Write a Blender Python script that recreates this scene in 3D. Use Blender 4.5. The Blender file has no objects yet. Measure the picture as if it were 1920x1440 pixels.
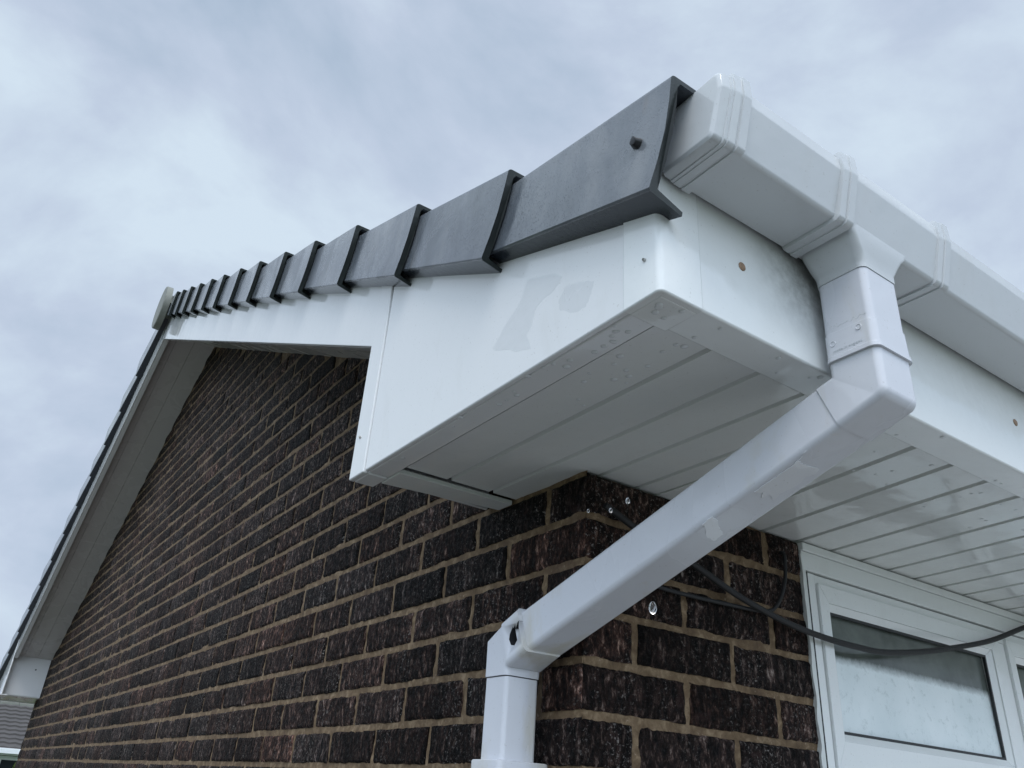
import bpy, math, random
from math import radians, sin, cos, pi
from mathutils import Vector, Matrix, noise
S = bpy.context.scene

# ---------------------------------------------------------------- camera
def rotvec(r):
    a = Vector(r); return Matrix.Rotation(a.length, 3, a.normalized())
FPX = 1494.569
cam_d = bpy.data.cameras.new('camera'); cam = bpy.data.objects.new('camera', cam_d)
S.collection.objects.link(cam); S.camera = cam
RIGHT = Vector((0.818021, -0.571700, 0.063251)); DOWN = Vector((0.311555, 0.347963, -0.884226)); FWD = Vector((0.483503, 0.743021, 0.462757)); CP = Vector((-0.785065, -0.961208, -0.486934))
cam.matrix_world = Matrix(((RIGHT.x, -DOWN.x, -FWD.x, CP.x), (RIGHT.y, -DOWN.y, -FWD.y, CP.y), (RIGHT.z, -DOWN.z, -FWD.z, CP.z), (0, 0, 0, 1)))
cam_d.sensor_width = 36; cam_d.lens = 36 * FPX / 1920; cam_d.clip_start = 0.01; cam_d.clip_end = 2000

# ---------------------------------------------------------------- sky, sun, exposure
SUN_EL, SUN_AZ = radians(58), radians(-130)      # azimuth measured from +X towards +Y: the sun stands behind the camera's left
w = bpy.data.worlds.new('World'); S.world = w; w.use_nodes = True
nt = w.node_tree; nt.nodes.clear()
def N(tree, t, **kw):
    n = tree.nodes.new(t)
    for k, v in kw.items():
        if k in ('inputs',):
            for a, b in v.items(): n.inputs[a].default_value = b
        else: setattr(n, k, v)
    return n
out = N(nt, 'ShaderNodeOutputWorld'); bg = N(nt, 'ShaderNodeBackground'); bg.inputs['Strength'].default_value = 0.1
sky = N(nt, 'ShaderNodeTexSky'); sky.sky_type = 'NISHITA'; sky.sun_disc = False
sky.sun_elevation = SUN_EL; sky.sun_rotation = pi / 2 - SUN_AZ
sky.air_density = 1.0; sky.dust_density = 2.0
tc = N(nt, 'ShaderNodeTexCoord'); mp = N(nt, 'ShaderNodeMapping'); mp.inputs['Scale'].default_value = (1.0, 1.0, 1.6)
mp.inputs['Location'].default_value = (0.35, 0.1, 0.2)
n1 = N(nt, 'ShaderNodeTexNoise'); n1.inputs['Scale'].default_value = 2.3; n1.inputs['Detail'].default_value = 8; n1.inputs['Roughness'].default_value = 0.55; n1.inputs['Distortion'].default_value = 0.25
r1 = N(nt, 'ShaderNodeValToRGB')
r1.color_ramp.elements[0].position = 0.36; r1.color_ramp.elements[0].color = (4.3, 5.35, 6.75, 1)
r1.color_ramp.elements[1].position = 0.61; r1.color_ramp.elements[1].color = (6.9, 8.1, 9.25, 1)
e = r1.color_ramp.elements.new(0.49); e.color = (5.6, 6.5, 7.95, 1)
mx = N(nt, 'ShaderNodeMix', data_type='RGBA'); mx.inputs[0].default_value = 0.93
L = nt.links.new
L(tc.outputs['Generated'], mp.inputs['Vector']); L(mp.outputs[0], n1.inputs['Vector']); L(n1.outputs['Fac'], r1.inputs['Fac'])
L(sky.outputs[0], mx.inputs[6]); L(r1.outputs[0], mx.inputs[7]); dt = N(nt, 'ShaderNodeVectorMath', operation='DOT_PRODUCT'); dt.inputs[1].default_value = (cos(radians(42)) * cos(radians(-125)), cos(radians(42)) * sin(radians(-125)), sin(radians(42)))
gr = N(nt, 'ShaderNodeMapRange'); gr.inputs['From Min'].default_value = .15; gr.inputs['From Max'].default_value = 1; gr.inputs['To Min'].default_value = 1; gr.inputs['To Max'].default_value = 2.7
vs_ = N(nt, 'ShaderNodeVectorMath', operation='SCALE')      # the cloud layer is thinner and brighter round the hidden sun
nt.links.new(tc.outputs['Generated'], dt.inputs[0]); nt.links.new(dt.outputs['Value'], gr.inputs['Value']); nt.links.new(mx.outputs[2], vs_.inputs[0]); nt.links.new(gr.outputs[0], vs_.inputs['Scale'])
L(vs_.outputs[0], bg.inputs['Color']); L(bg.outputs[0], out.inputs['Surface'])
sun_d = bpy.data.lights.new('sun', 'SUN'); sun_d.energy = 1.2; sun_d.angle = radians(28); sun_d.color = (1.0, 0.95, 0.88)
sun = bpy.data.objects.new('sun', sun_d); S.collection.objects.link(sun)
sd = Vector((cos(SUN_EL) * cos(SUN_AZ), cos(SUN_EL) * sin(SUN_AZ), sin(SUN_EL)))
sun.rotation_euler = sd.to_track_quat('Z', 'Y').to_euler(); sun.location = sd * 20
S.view_settings.view_transform = 'Standard'; S.view_settings.look = 'None'; S.view_settings.exposure = 0.0; S.view_settings.gamma = 1.0

# ---------------------------------------------------------------- object helpers
COL = S.collection
def tag(o, label=None, cat=None, group=None, kind=None):
    for k, v in (('label', label), ('category', cat), ('group', group), ('kind', kind)):
        if v: o[k] = v
    return o
def thing(name, label, cat, loc=(0, 0, 0), group=None):
    o = bpy.data.objects.new(name, None); COL.objects.link(o); o.location = loc; o.empty_display_size = .1
    return tag(o, label, cat, group)
class MB:
    """collects vertices and faces for ONE mesh object; world coordinates"""
    def __init__(s): s.v = []; s.f = []; s.m = []; s.c = []
    def add(s, vs, fs, mat=0, col=None):
        b = len(s.v); s.v += [tuple(p) for p in vs]; s.f += [tuple(i + b for i in f) for f in fs]; s.m += [mat] * len(fs)
        s.c += [col or (1, 1, 1, 1)] * len(vs)
    def box(s, x0, x1, y0, y1, z0, z1, mat=0):
        vs = [(x, y, z) for x in (x0, x1) for y in (y0, y1) for z in (z0, z1)]
        s.add(vs, [(0, 1, 3, 2), (4, 6, 7, 5), (0, 4, 5, 1), (2, 3, 7, 6), (0, 2, 6, 4), (1, 5, 7, 3)], mat)
    def prism(s, poly, a, b, mat=0):
        """poly: list of 3D points, extruded from offset a to offset b (vectors)"""
        n = len(poly); a = Vector(a); b = Vector(b)
        vs = [Vector(p) + a for p in poly] + [Vector(p) + b for p in poly]
        s.add(vs, [tuple(range(n))[::-1], tuple(range(n, 2 * n))] + [(i, (i + 1) % n, (i + 1) % n + n, i + n) for i in range(n)], mat)
    def loft(s, rings, cap0=True, cap1=True, mat=0):
        n = len(rings[0]); vs = [p for r in rings for p in r]; fs = []
        for k in range(len(rings) - 1):
            for i in range(n):
                j = (i + 1) % n; fs.append((k * n + i, k * n + j, (k + 1) * n + j, (k + 1) * n + i))
        if cap0: fs.append(tuple(range(n))[::-1])
        if cap1: fs.append(tuple((len(rings) - 1) * n + i for i in range(n)))
        s.add(vs, fs, mat)
    def build(s, name, mats, parent=None, bevel=0, seg=2, smooth=True, colattr=False, wn_=True, fixn=True, angle=35):
        me = bpy.data.meshes.new(name); me.from_pydata(s.v, [], s.f)
        if not isinstance(mats, (list, tuple)): mats = [mats]
        for m in mats: me.materials.append(m)
        me.polygons.foreach_set('material_index', s.m)
        if colattr:
            at = me.color_attributes.new('tint', 'FLOAT_COLOR', 'POINT'); at.data.foreach_set('color', [x for c in s.c for x in c])
        if fixn:
            import bmesh
            bm = bmesh.new(); bm.from_mesh(me); bmesh.ops.recalc_face_normals(bm, faces=bm.faces); bm.to_mesh(me); bm.free()
        o = bpy.data.objects.new(name, me); COL.objects.link(o)
        if bevel:
            b = o.modifiers.new('bevel', 'BEVEL'); b.width = bevel; b.segments = seg; b.limit_method = 'ANGLE'; b.angle_limit = radians(28); b.harden_normals = True
        if smooth:
            me.polygons.foreach_set('use_smooth', [True] * len(me.polygons)); me.set_sharp_from_angle(angle=radians(angle))
        if smooth and not bevel and len(me.polygons) < 3000:
            wn = o.modifiers.new('weighted', 'WEIGHTED_NORMAL'); wn.keep_sharp = True; wn.weight = 90
        if parent is not None:
            o.parent = parent; o.matrix_parent_inverse = parent.matrix_world.inverted() if parent.type == 'EMPTY' and parent.location.length == 0 else Matrix.Identity(4)
            if parent.location.length: o.matrix_parent_inverse = Matrix.Translation(-parent.location)
        return o
def rrect(c, u, v, wu, wv, r, n=4):
    """rounded rectangle loop round c spanned by unit vectors u, v"""
    c, u, v = Vector(c), Vector(u), Vector(v); P = []
    for (sx, sy, a0) in ((1, 1, 0), (-1, 1, 90), (-1, -1, 180), (1, -1, 270)):
        for k in range(n + 1):
            a = radians(a0 + 90 * k / n)
            P.append(c + u * (sx * (wu / 2 - r) + r * cos(a)) + v * (sy * (wv / 2 - r) + r * sin(a)))
    return P
def tube(mb, pts, r, n=10, mat=0):
    pts = [Vector(p) for p in pts]; rings = []
    for i, p in enumerate(pts):
        d = (pts[min(i + 1, len(pts) - 1)] - pts[max(i - 1, 0)]).normalized()
        a = d.cross(Vector((0.13, 0.31, 1))).normalized(); b = d.cross(a)
        rr = r[i] if isinstance(r, (list, tuple)) else r
        rings.append([p + a * rr * cos(2 * pi * k / n) + b * rr * sin(2 * pi * k / n) for k in range(n)])
    mb.loft(rings, mat=mat)
def smooth_path(pts, n=8):
    P = [Vector(p) for p in pts]; P = [P[0] * 2 - P[1]] + P + [P[-1] * 2 - P[-2]]; o = []
    for i in range(1, len(P) - 2):
        for k in range(n):
            t = k / n; a, b, c, d = P[i - 1:i + 3]
            o.append(0.5 * ((2 * b) + (c - a) * t + (2 * a - 5 * b + 4 * c - d) * t * t + (3 * b - a - 3 * c + d) * t ** 3))
    o.append(P[-2]); return o

# ---------------------------------------------------------------- materials
def newmat(name):
    m = bpy.data.materials.new(name); m.use_nodes = True; t = m.node_tree; b = t.nodes['Principled BSDF']; return m, t, b
def coords(t, scale=(1, 1, 1), loc=(0, 0, 0)):
    a = N(t, 'ShaderNodeTexCoord'); g = N(t, 'ShaderNodeMapping'); g.inputs['Scale'].default_value = scale; g.inputs['Location'].default_value = loc
    t.links.new(a.outputs['Object'], g.inputs[0]); return g.outputs[0]
def nz(t, vec, scale, detail=4, rough=.5, dist=0):
    n = N(t, 'ShaderNodeTexNoise'); n.inputs['Scale'].default_value = scale; n.inputs['Detail'].default_value = detail
    n.inputs['Roughness'].default_value = rough; n.inputs['Distortion'].default_value = dist; t.links.new(vec, n.inputs['Vector']); return n.outputs['Fac']
def ramp(t, fac, *stops):
    r = N(t, 'ShaderNodeValToRGB'); el = r.color_ramp.elements
    while len(el) < len(stops): el.new(0.5)
    for e, (p, c) in zip(el, stops): e.position = p; e.color = (c, c, c, 1) if not isinstance(c, tuple) else (*c, 1)
    t.links.new(fac, r.inputs[0]); return r.outputs[0]
def mix(t, fac, a, b, mode='MIX'):
    m = N(t, 'ShaderNodeMix', data_type='RGBA', blend_type=mode)
    for s_, v in ((0, fac), (6, a), (7, b)):
        if hasattr(v, 'links'): t.links.new(v, m.inputs[s_])
        elif isinstance(v, tuple): m.inputs[s_].default_value = (*v, 1)
        else: m.inputs[s_].default_value = v
    return m.outputs[2]
def bump(t, b, h, strength, dist, prev=None):
    n = N(t, 'ShaderNodeBump'); n.inputs['Strength'].default_value = strength; n.inputs['Distance'].default_value = dist
    t.links.new(h, n.inputs['Height'])
    if prev is not None: t.links.new(prev, n.inputs['Normal'])
    t.links.new(n.outputs[0], b.inputs['Normal']); return n.outputs[0]
def pvc(name, base, dirt=(.42, .40, .34), dirt_lo=.62, dirt_hi=.85, r0=.04, r1=.16, wet=.5, stretch=(1, 1, .35), amt=.5, bmp=.0006, sooty=False):
    m, t, b = newmat(name); v = coords(t); vs = coords(t, stretch)
    g = ramp(t, nz(t, vs, 9, 6, .62, .4), (dirt_lo, 0.0), (dirt_hi, 1.0))
    sp = ramp(t, nz(t, v, 260, 2, .5), (.68, 0.0), (.74, 1.0))
    mo = nz(t, v, 2.3, 3, .5)
    c = mix(t, mix(t, mo, (0, 0, 0), (1, 1, 1)), tuple(x * .93 for x in base), base)
    if sooty:      # black mould patch on the fascia beside the outlet, thickest towards the pipe
        sxy = N(t, 'ShaderNodeSeparateXYZ'); t.links.new(v, sxy.inputs[0])
        q1 = N(t, 'ShaderNodeMapRange'); q1.interpolation_type = 'SMOOTHSTEP'
        for a_, b_ in (('From Min', -.15), ('From Max', -.03)): q1.inputs[a_].default_value = b_
        t.links.new(sxy.outputs['X'], q1.inputs['Value'])
        q3 = N(t, 'ShaderNodeMapRange'); q3.interpolation_type = 'SMOOTHSTEP'
        for a_, b_ in (('From Min', .16), ('From Max', .03), ('To Min', 1), ('To Max', .12)): q3.inputs[a_].default_value = b_
        t.links.new(sxy.outputs['X'], q3.inputs['Value'])
        q2 = N(t, 'ShaderNodeMapRange'); q2.interpolation_type = 'SMOOTHSTEP'
        for a_, b_ in (('From Min', .0), ('From Max', .13)): q2.inputs[a_].default_value = b_
        t.links.new(sxy.outputs['Z'], q2.inputs['Value'])
        g = ramp(t, nz(t, v, 42, 6, .7), (.30, .25), (.62, 1.0)); g = mix(t, 1.0, g, mix(t, 1.0, q1.outputs[0], q2.outputs[0], 'MULTIPLY'), 'MULTIPLY')
        g = mix(t, 1.0, g, ramp(t, sxy.outputs['X'], (.10, 1.0), (.16, .1)), 'MULTIPLY')
    m_amt = N(t, 'ShaderNodeMath', operation='MULTIPLY'); t.links.new(g, m_amt.inputs[0]); m_amt.inputs[1].default_value = amt
    c = mix(t, m_amt.outputs[0], c, dirt)
    m2 = N(t, 'ShaderNodeMath', operation='MULTIPLY'); t.links.new(sp, m2.inputs[0]); m2.inputs[1].default_value = .22
    c = mix(t, m2.outputs[0], c, (.25, .22, .17))
    t.links.new(c, b.inputs['Base Color'])
    wetm = ramp(t, nz(t, vs, 5, 3, .5, 1.2), (wet - .03, r1), (wet + .03, r0))
    t.links.new(wetm, b.inputs['Roughness'])
    bump(t, b, nz(t, v, 14, 3, .5), .35, bmp * 8)
    b.inputs['IOR'].default_value = 1.5
    return m
M = {}
M['pvc'] = pvc('white_plastic', (.79, .80, .80), amt=.22, r0=.025, r1=.09, bmp=.00025)
M['pvc_fascia'] = pvc('white_fascia_plastic', (.82, .84, .83), dirt=(.08, .08, .068), dirt_lo=.50, dirt_hi=.72, amt=.6, sooty=True, stretch=(1, 1, .3))
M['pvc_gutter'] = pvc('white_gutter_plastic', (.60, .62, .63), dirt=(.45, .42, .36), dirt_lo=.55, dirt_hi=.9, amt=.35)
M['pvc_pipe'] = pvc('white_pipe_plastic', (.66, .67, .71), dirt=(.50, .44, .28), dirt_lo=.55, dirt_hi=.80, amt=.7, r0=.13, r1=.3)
M['pvc_soffit'] = pvc('white_soffit_plastic', (.76, .775, .755), dirt=(.45, .45, .42), dirt_lo=.6, dirt_hi=.9, amt=.25, r0=.08, r1=.22, wet=.48, stretch=(1, 1, 1))
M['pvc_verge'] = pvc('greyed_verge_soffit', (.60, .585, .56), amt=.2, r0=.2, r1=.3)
M['pvc_drop'] = pvc('wet_bead', (.74, .76, .77), amt=0, r0=.02, r1=.03)
M['pvc_frame'] = pvc('window_frame_plastic', (.86, .88, .87), amt=.2)
# dark wet plastic of the dry verge
m, t, b = newmat('verge_plastic'); M['verge'] = m
v = coords(t); vv = coords(t, (1, 1, .4))
a1 = nz(t, vv, 11, 6, .62, .5)
c = ramp(t, a1, (.3, (.080, .092, .108)), (.5, (.115, .130, .150)), (.72, (.185, .195, .208)))
c = mix(t, ramp(t, nz(t, vv, 17, 4, .6, .3), (.62, 0.0), (.78, .5)), c, (.15, .12, .10))
dr = mix(t, 1.0, ramp(t, nz(t, v, 260, 2, .5), (.62, 0.0), (.67, 1.0)), ramp(t, nz(t, v, 13, 3, .6), (.45, 0.0), (.62, .9)), 'MULTIPLY')
sy = N(t, 'ShaderNodeSeparateXYZ'); t.links.new(v, sy.inputs[0]); dr = mix(t, 1.0, dr, ramp(t, sy.outputs['Y'], (.22, 0.0), (.34, 1.0), (.56, 1.0), (.64, 0.0)), 'MULTIPLY')
c = mix(t, dr, c, (.50, .54, .58))  # droplet highlights painted as pale specks
t.links.new(c, b.inputs['Base Color'])
t.links.new(ramp(t, nz(t, v, 6, 4, .5, .8), (.4, .34), (.6, .14)), b.inputs['Roughness']); b.inputs['Specular IOR Level'].default_value = .6; b.inputs['Coat Weight'].default_value = .25; b.inputs['Coat Roughness'].default_value = .12
h = nz(t, v, 160, 3, .6); h2 = ramp(t, nz(t, v, 420, 2, .5), (.60, 0.0), (.68, 1.0))
p1 = bump(t, b, nz(t, v, 7, 3, .5), .4, .01)
p1 = bump(t, b, h, .12, .002, p1); bump(t, b, h2, .5, .0008, p1)
M['rim'] = None
# dragfaced dark brick
def brickmat(name):
    m, t, b = newmat(name); v = coords(t); vs = coords(t, (1, 1, .45))
    at = N(t, 'ShaderNodeVertexColor'); at.layer_name = 'tint'
    off = N(t, 'ShaderNodeVectorMath', operation='MULTIPLY_ADD'); t.links.new(at.outputs[0], off.inputs[0]); off.inputs[1].default_value = (7, 7, 7)
    mpz = N(t, 'ShaderNodeMapping'); mpz.inputs['Scale'].default_value = (1, 1, .04); tcz = N(t, 'ShaderNodeTexCoord'); t.links.new(tcz.outputs['Object'], mpz.inputs[0]); t.links.new(mpz.outputs[0], off.inputs[2])
    band = nz(t, off.outputs[0], 26, 2, .5)
    f = nz(t, vs, 82, 9, .74, .3); f2 = nz(t, v, 22, 5, .6, .3)
    c = ramp(t, f, (.40, (.003, .0026, .003)), (.52, (.017, .0105, .0088)), (.58, (.058, .037, .031)), (.67, (.24, .19, .165)))
    c = mix(t, 1.0, mix(t, 1.0, c, at.outputs[0], 'MULTIPLY'), ramp(t, band, (.35, .55), (.52, 1.0), (.66, 1.9)), 'MULTIPLY')
    c = mix(t, ramp(t, f2, (.58, 0.0), (.66, .7)), c, (.040, .022, .019))
    sp = ramp(t, nz(t, v, 150, 6, .78, .2), (.56, 0.0), (.66, 1.0)); ar = ramp(t, nz(t, off.outputs[0], 9, 4, .7), (.46, 0.08), (.62, 1.0))
    c = mix(t, mix(t, 1.0, sp, ar, 'MULTIPLY'), c, (.46, .415, .385))
    c = mix(t, ramp(t, nz(t, v, 13, 5, .7, .2), (.735, 0.0), (.76, .9)), c, (.22, .075, .03))
    t.links.new(c, b.inputs['Base Color'])
    t.links.new(ramp(t, nz(t, v, 120, 4, .7), (.45, .85), (.7, .35)), b.inputs['Roughness']); b.inputs['Specular IOR Level'].default_value = .12
    p = bump(t, b, f, 1.0, .008); p = bump(t, b, nz(t, v, 210, 5, .75), .9, .004, p)
    return m
M['brick'] = brickmat('dark_brick')
m, t, b = newmat('mortar'); M['mortar'] = m; v = coords(t)
c = ramp(t, nz(t, v, 40, 7, .7, .4), (.3, (.085, .050, .024)), (.5, (.17, .110, .058)), (.7, (.34, .245, .150)))
c = mix(t, ramp(t, nz(t, v, 9, 4, .6), (.56, 0.0), (.68, .65)), c, (.085, .048, .027))
c = mix(t, ramp(t, nz(t, v, 120, 3, .6), (.66, 0.0), (.72, .6)), c, (.42, .32, .235))
t.links.new(c, b.inputs['Base Color']); b.inputs['Roughness'].default_value = .8
p = bump(t, b, nz(t, v, 60, 6, .7), .8, .006); bump(t, b, nz(t, v, 420, 3, .6), .5, .002, p)
def plain(name, col, rough=.5, metal=0, bs=0, bscale=80, var=.15, vscale=20):
    m, t, b = newmat(name); v = coords(t)
    c = mix(t, mix(t, nz(t, v, vscale, 5, .6), (0, 0, 0), (1, 1, 1)), tuple(x * (1 - var) for x in col), tuple(min(1, x * (1 + var)) for x in col))
    t.links.new(c, b.inputs['Base Color']); b.inputs['Roughness'].default_value = rough; b.inputs['Metallic'].default_value = metal
    if bs: bump(t, b, nz(t, v, bscale, 4, .6), bs, .004)
    return m
M['under'] = plain('wet_underside_shade', (.030, .036, .045), .16, bs=.15)
M['rim'] = plain('dark_end_rim', (.020, .026, .025), .35, bs=.2)  # lower end face of each verge cap, in a darker greenish tone
M['cable'] = plain('black_rubber', (.009, .009, .010), .6, bs=.2)
M['dark'] = plain('hole_shade', (.01, .01, .012), .9)
M['rust'] = plain('rusty_screw', (.30, .20, .13), .5, .3, vscale=400)
M['steel'] = plain('screw_head', (.45, .45, .43), .35, .8)
M['gasket'] = plain('black_gasket', (.012, .013, .015), .4)
M['tile'] = plain('grey_roof_tile', (.10, .105, .11), .6, bs=.4, vscale=8)
M['ridge'] = plain('weathered_ridge_plastic', (.20, .205, .175), .5, bs=.3, bscale=30, var=.3, vscale=14)
M['silicone'] = plain('white_sealant', (.72, .74, .72), .4, bs=.2)
M['ground'] = plain('wet_paving', (.11, .105, .10), .45, bs=.5, bscale=20, var=.3, vscale=3)
M['grass'] = plain('lawn', (.05, .085, .03), .8, bs=.6, bscale=60, var=.4, vscale=6)
M['ntile'] = plain('neighbour_roof_tile', (.075, .068, .064), .75, bs=.5, var=.3, vscale=3)
M['nwall'] = plain('neighbour_brick', (.20, .12, .09), .8, var=.3, vscale=9)
M['nwhite'] = plain('neighbour_white', (.78, .80, .80), .3, var=.05)
M['nglass'] = plain('neighbour_glass', (.03, .035, .04), .06)
M['leaf'] = plain('bush_leaf', (.13, .19, .045), .6, var=.45, vscale=12)
M['stem'] = plain('bush_stem', (.09, .06, .04), .8)
M['pencil'] = plain('pencil_grey', (.50, .53, .55), .5)
m, t, b = newmat('water'); M['water'] = m
b.inputs['Transmission Weight'].default_value = 1; b.inputs['IOR'].default_value = 1.33; b.inputs['Roughness'].default_value = .01
# glass misted below; sky and eaves reflections painted as pale and dark halves
m, t, b = newmat('misted_reflection_glass'); M['glass'] = m; v = coords(t)
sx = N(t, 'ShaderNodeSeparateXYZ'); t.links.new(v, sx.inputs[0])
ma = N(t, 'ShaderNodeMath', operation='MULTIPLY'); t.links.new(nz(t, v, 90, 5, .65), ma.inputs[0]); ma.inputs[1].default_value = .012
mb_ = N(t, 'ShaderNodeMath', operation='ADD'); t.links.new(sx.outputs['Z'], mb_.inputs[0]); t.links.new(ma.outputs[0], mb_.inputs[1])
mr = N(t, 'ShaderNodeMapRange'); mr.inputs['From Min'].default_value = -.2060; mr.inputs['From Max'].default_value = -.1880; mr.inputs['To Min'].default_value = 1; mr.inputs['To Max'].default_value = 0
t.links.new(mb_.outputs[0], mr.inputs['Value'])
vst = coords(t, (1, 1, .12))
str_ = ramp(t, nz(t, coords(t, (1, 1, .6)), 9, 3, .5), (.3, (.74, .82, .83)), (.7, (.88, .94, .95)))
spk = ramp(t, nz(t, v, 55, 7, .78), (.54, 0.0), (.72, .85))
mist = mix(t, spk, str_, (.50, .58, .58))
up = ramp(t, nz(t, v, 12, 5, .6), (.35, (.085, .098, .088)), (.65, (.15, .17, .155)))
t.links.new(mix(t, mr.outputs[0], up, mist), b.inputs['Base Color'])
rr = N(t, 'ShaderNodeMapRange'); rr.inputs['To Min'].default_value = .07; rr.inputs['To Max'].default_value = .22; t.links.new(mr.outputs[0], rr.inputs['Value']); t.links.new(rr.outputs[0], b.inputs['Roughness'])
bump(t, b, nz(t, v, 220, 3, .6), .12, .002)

# ---------------------------------------------------------------- key dimensions (metres)
A_, B_, W_, MS = .4614, .2822, 7.16, .46      # eaves overhang, verge overhang, gable width, roof slope
ZB, OZ = .1294, .0538                         # barge underside at y=0, height of the raked soffit above it
TH = math.atan(MS); HALF = W_ / 2
GZ = -2.15                                    # ground level
def barge_z(y): return ZB + MS * (y if y <= HALF else W_ - y)
house = thing('bungalow', 'dark brick bungalow with white plastic eaves and gable end, seen from below its corner', 'house', (0, 0, 0))

# ---------------------------------------------------------------- brick walls
random.seed(5)
def n3(x, y, z): return noise.noise(Vector((x, y, z)))
def brick(mb, plane, u0, u1, z0, z1, nu, nv, corner0=False, seed=0):
    """plane 'g': face in x=0, u along y ; plane 'e': face in y=0, u along x"""
    rnd = random.Random(seed)
    k = rnd.uniform(.45, 1.9); warm = rnd.uniform(-.12, .20)
    if rnd.random() < .12: k *= 1.5
    tint = (k * (1 + warm), k, k * (1 - warm * .5), 1)
    r = .0035; vs = []; fine = nu > 12
    off = rnd.uniform(-.0012, .0012)
    d0, d1, d2, d3 = [rnd.uniform(-.0012, .0012) for _ in range(4)]
    for j in range(nv + 1):
        for i in range(nu + 1):
            # denser near the rim
            s = i / nu; q = j / nv
            if nu > 5: s = .5 - .5 * cos(pi * s) if not fine else s
            u = u0 + (u1 - u0) * s; z = z0 + (z1 - z0) * q
            eu = min(s * (u1 - u0) if not corner0 else 9, (1 - s) * (u1 - u0)); ez = min(q, 1 - q) * (z1 - z0)
            e = min(eu, ez)
            ruf = .0013 * n3(u * 60 + seed, z * 60, seed) + (.0009 * n3(u * 190, z * 150 + seed, 3.3) if fine else 0)
            d = off + ruf + (r * (1 - min(1, e / .005)) ** 2 if e < .005 else 0)
            # ragged outline
            ju = .0026 * n3(z * 70, seed * 1.3, u * 9) if (i == 0 or i == nu) and not (corner0 and i == 0) else 0
            jz = (.0016 * n3(u * 45, seed * 2.1, z * 9) + .0012 * n3(u * 160, seed * 1.1, z * 9)) if j == 0 or j == nv else 0
            if corner0 and i == 0: d = .0022 + .0012 * n3(z * 90, 1.7, 4.2); u = d
            elif corner0 and s * (u1 - u0) < .006: d += .0008
            vs.append((d, u + ju, z + jz) if plane == 'g' else (u + ju, d, z + jz))
    fs = [(j * (nu + 1) + i, j * (nu + 1) + i + 1, (j + 1) * (nu + 1) + i + 1, (j + 1) * (nu + 1) + i) for j in range(nv) for i in range(nu)]
    rim = [i for i in range(nu + 1)] + [j * (nu + 1) + nu for j in range(1, nv + 1)] + [nv * (nu + 1) + i for i in range(nu - 1, -1, -1)] + [j * (nu + 1) for j in range(nv - 1, 0, -1)]
    b0 = len(vs); n = len(rim)
    for q in rim:
        p = vs[q]; vs.append((.02, p[1], p[2]) if plane == 'g' else (p[0], .02, p[2]))
    if corner0:
        for q in range(n):
            if rim[q] % (nu + 1) == 0: p = vs[b0 + q]; vs[b0 + q] = (p[0], .02, p[2]) if plane == 'g' else (.02, p[1], p[2])
    fs += [(rim[k], rim[(k + 1) % n], b0 + (k + 1) % n, b0 + k) for k in range(n)]
    mb.add(vs, fs, 0, tint)
def joint_z(k): return -.0682 - .075 * k
def roofline(y): return barge_z(y) + OZ
g = MB(); sd_ = 0
for r in range(-25, 28):
    zt, zb_ = joint_z(r) - .0062, joint_z(r + 1) + .0062
    per = [0] + [(.22 if r % 2 == 0 else .1075) + .225 * i for i in range(40)]
    per = [p for p in per if p < W_ - .06] + [W_]
    for i in range(len(per) - 1):
        a, b2 = per[i] + (.0062 if i else 0), per[i + 1] - (.0062 if i < len(per) - 2 else 0)
        a += random.uniform(-.0015, .0015) if i else 0; mid = (a + b2) / 2
        if zb_ > roofline(mid) + .0: continue
        sd_ += 1
        near = a < 1.7 and zt > -.62 and zt < .5 + .3 * a; med = a < 3.6 and zt > -.6
        nu, nv = (34, 12) if near else ((12, 5) if med else (6, 3))
        if b2 - a < .13 and near: nu = 18
        if zt < -.7: nu, nv = 4, 2
        brick(g, 'g', a, b2, zb_ + random.uniform(-.001, .001), zt + random.uniform(-.001, .001), nu, nv, corner0=(i == 0), seed=sd_)
def mortar_grid(mb, plane, u0, u1, z0, z1, step, depth=.0042, top=None):
    nu, nv = max(1, int((u1 - u0) / step)), max(1, int((z1 - z0) / step)); vs = []
    for j in range(nv + 1):
        for i in range(nu + 1):
            u = u0 + (u1 - u0) * i / nu; z = z0 + (z1 - z0) * j / nv
            if top: z = min(z, top(u))
            d = depth + .0022 * n3(u * 22, z * 60, 7.7) + .0018 * n3(u * 9, z * 14, 1.1) + .001 * n3(u * 90, z * 90, 4.1)
            if u < .012: d = max(d, .004)
            vs.append((d, u, z) if plane == 'g' else (u, d, z))
    mb.add(vs, [(j * (nu + 1) + i, j * (nu + 1) + i + 1, (j + 1) * (nu + 1) + i + 1, (j + 1) * (nu + 1) + i) for j in range(nv) for i in range(nu)], 1)
tp = lambda u: roofline(u) + .03
mortar_grid(g, 'g', .003, 1.7, -.65, 1.0, .007, top=tp)
mortar_grid(g, 'g', 1.7, HALF, -.65, 1.86, .02, top=tp)
mortar_grid(g, 'g', HALF, W_ - .003, -.65, 1.86, .02, top=tp)
mortar_grid(g, 'g', .003, W_ - .003, GZ - .05, -.65, .05)
# backing so that the wall is solid
g.box(.02, .12, .02, W_ - .02, GZ - .05, .19, 1)
g.prism([(.02, .05, .19), (.02, HALF, roofline(HALF) + .02), (.02, W_ - .05, .19)], (0, 0, 0), (.1, 0, 0), 1)
g.build('gable_wall', [M['brick'], M['mortar']], house, colattr=True, fixn=False, angle=60)
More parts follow.
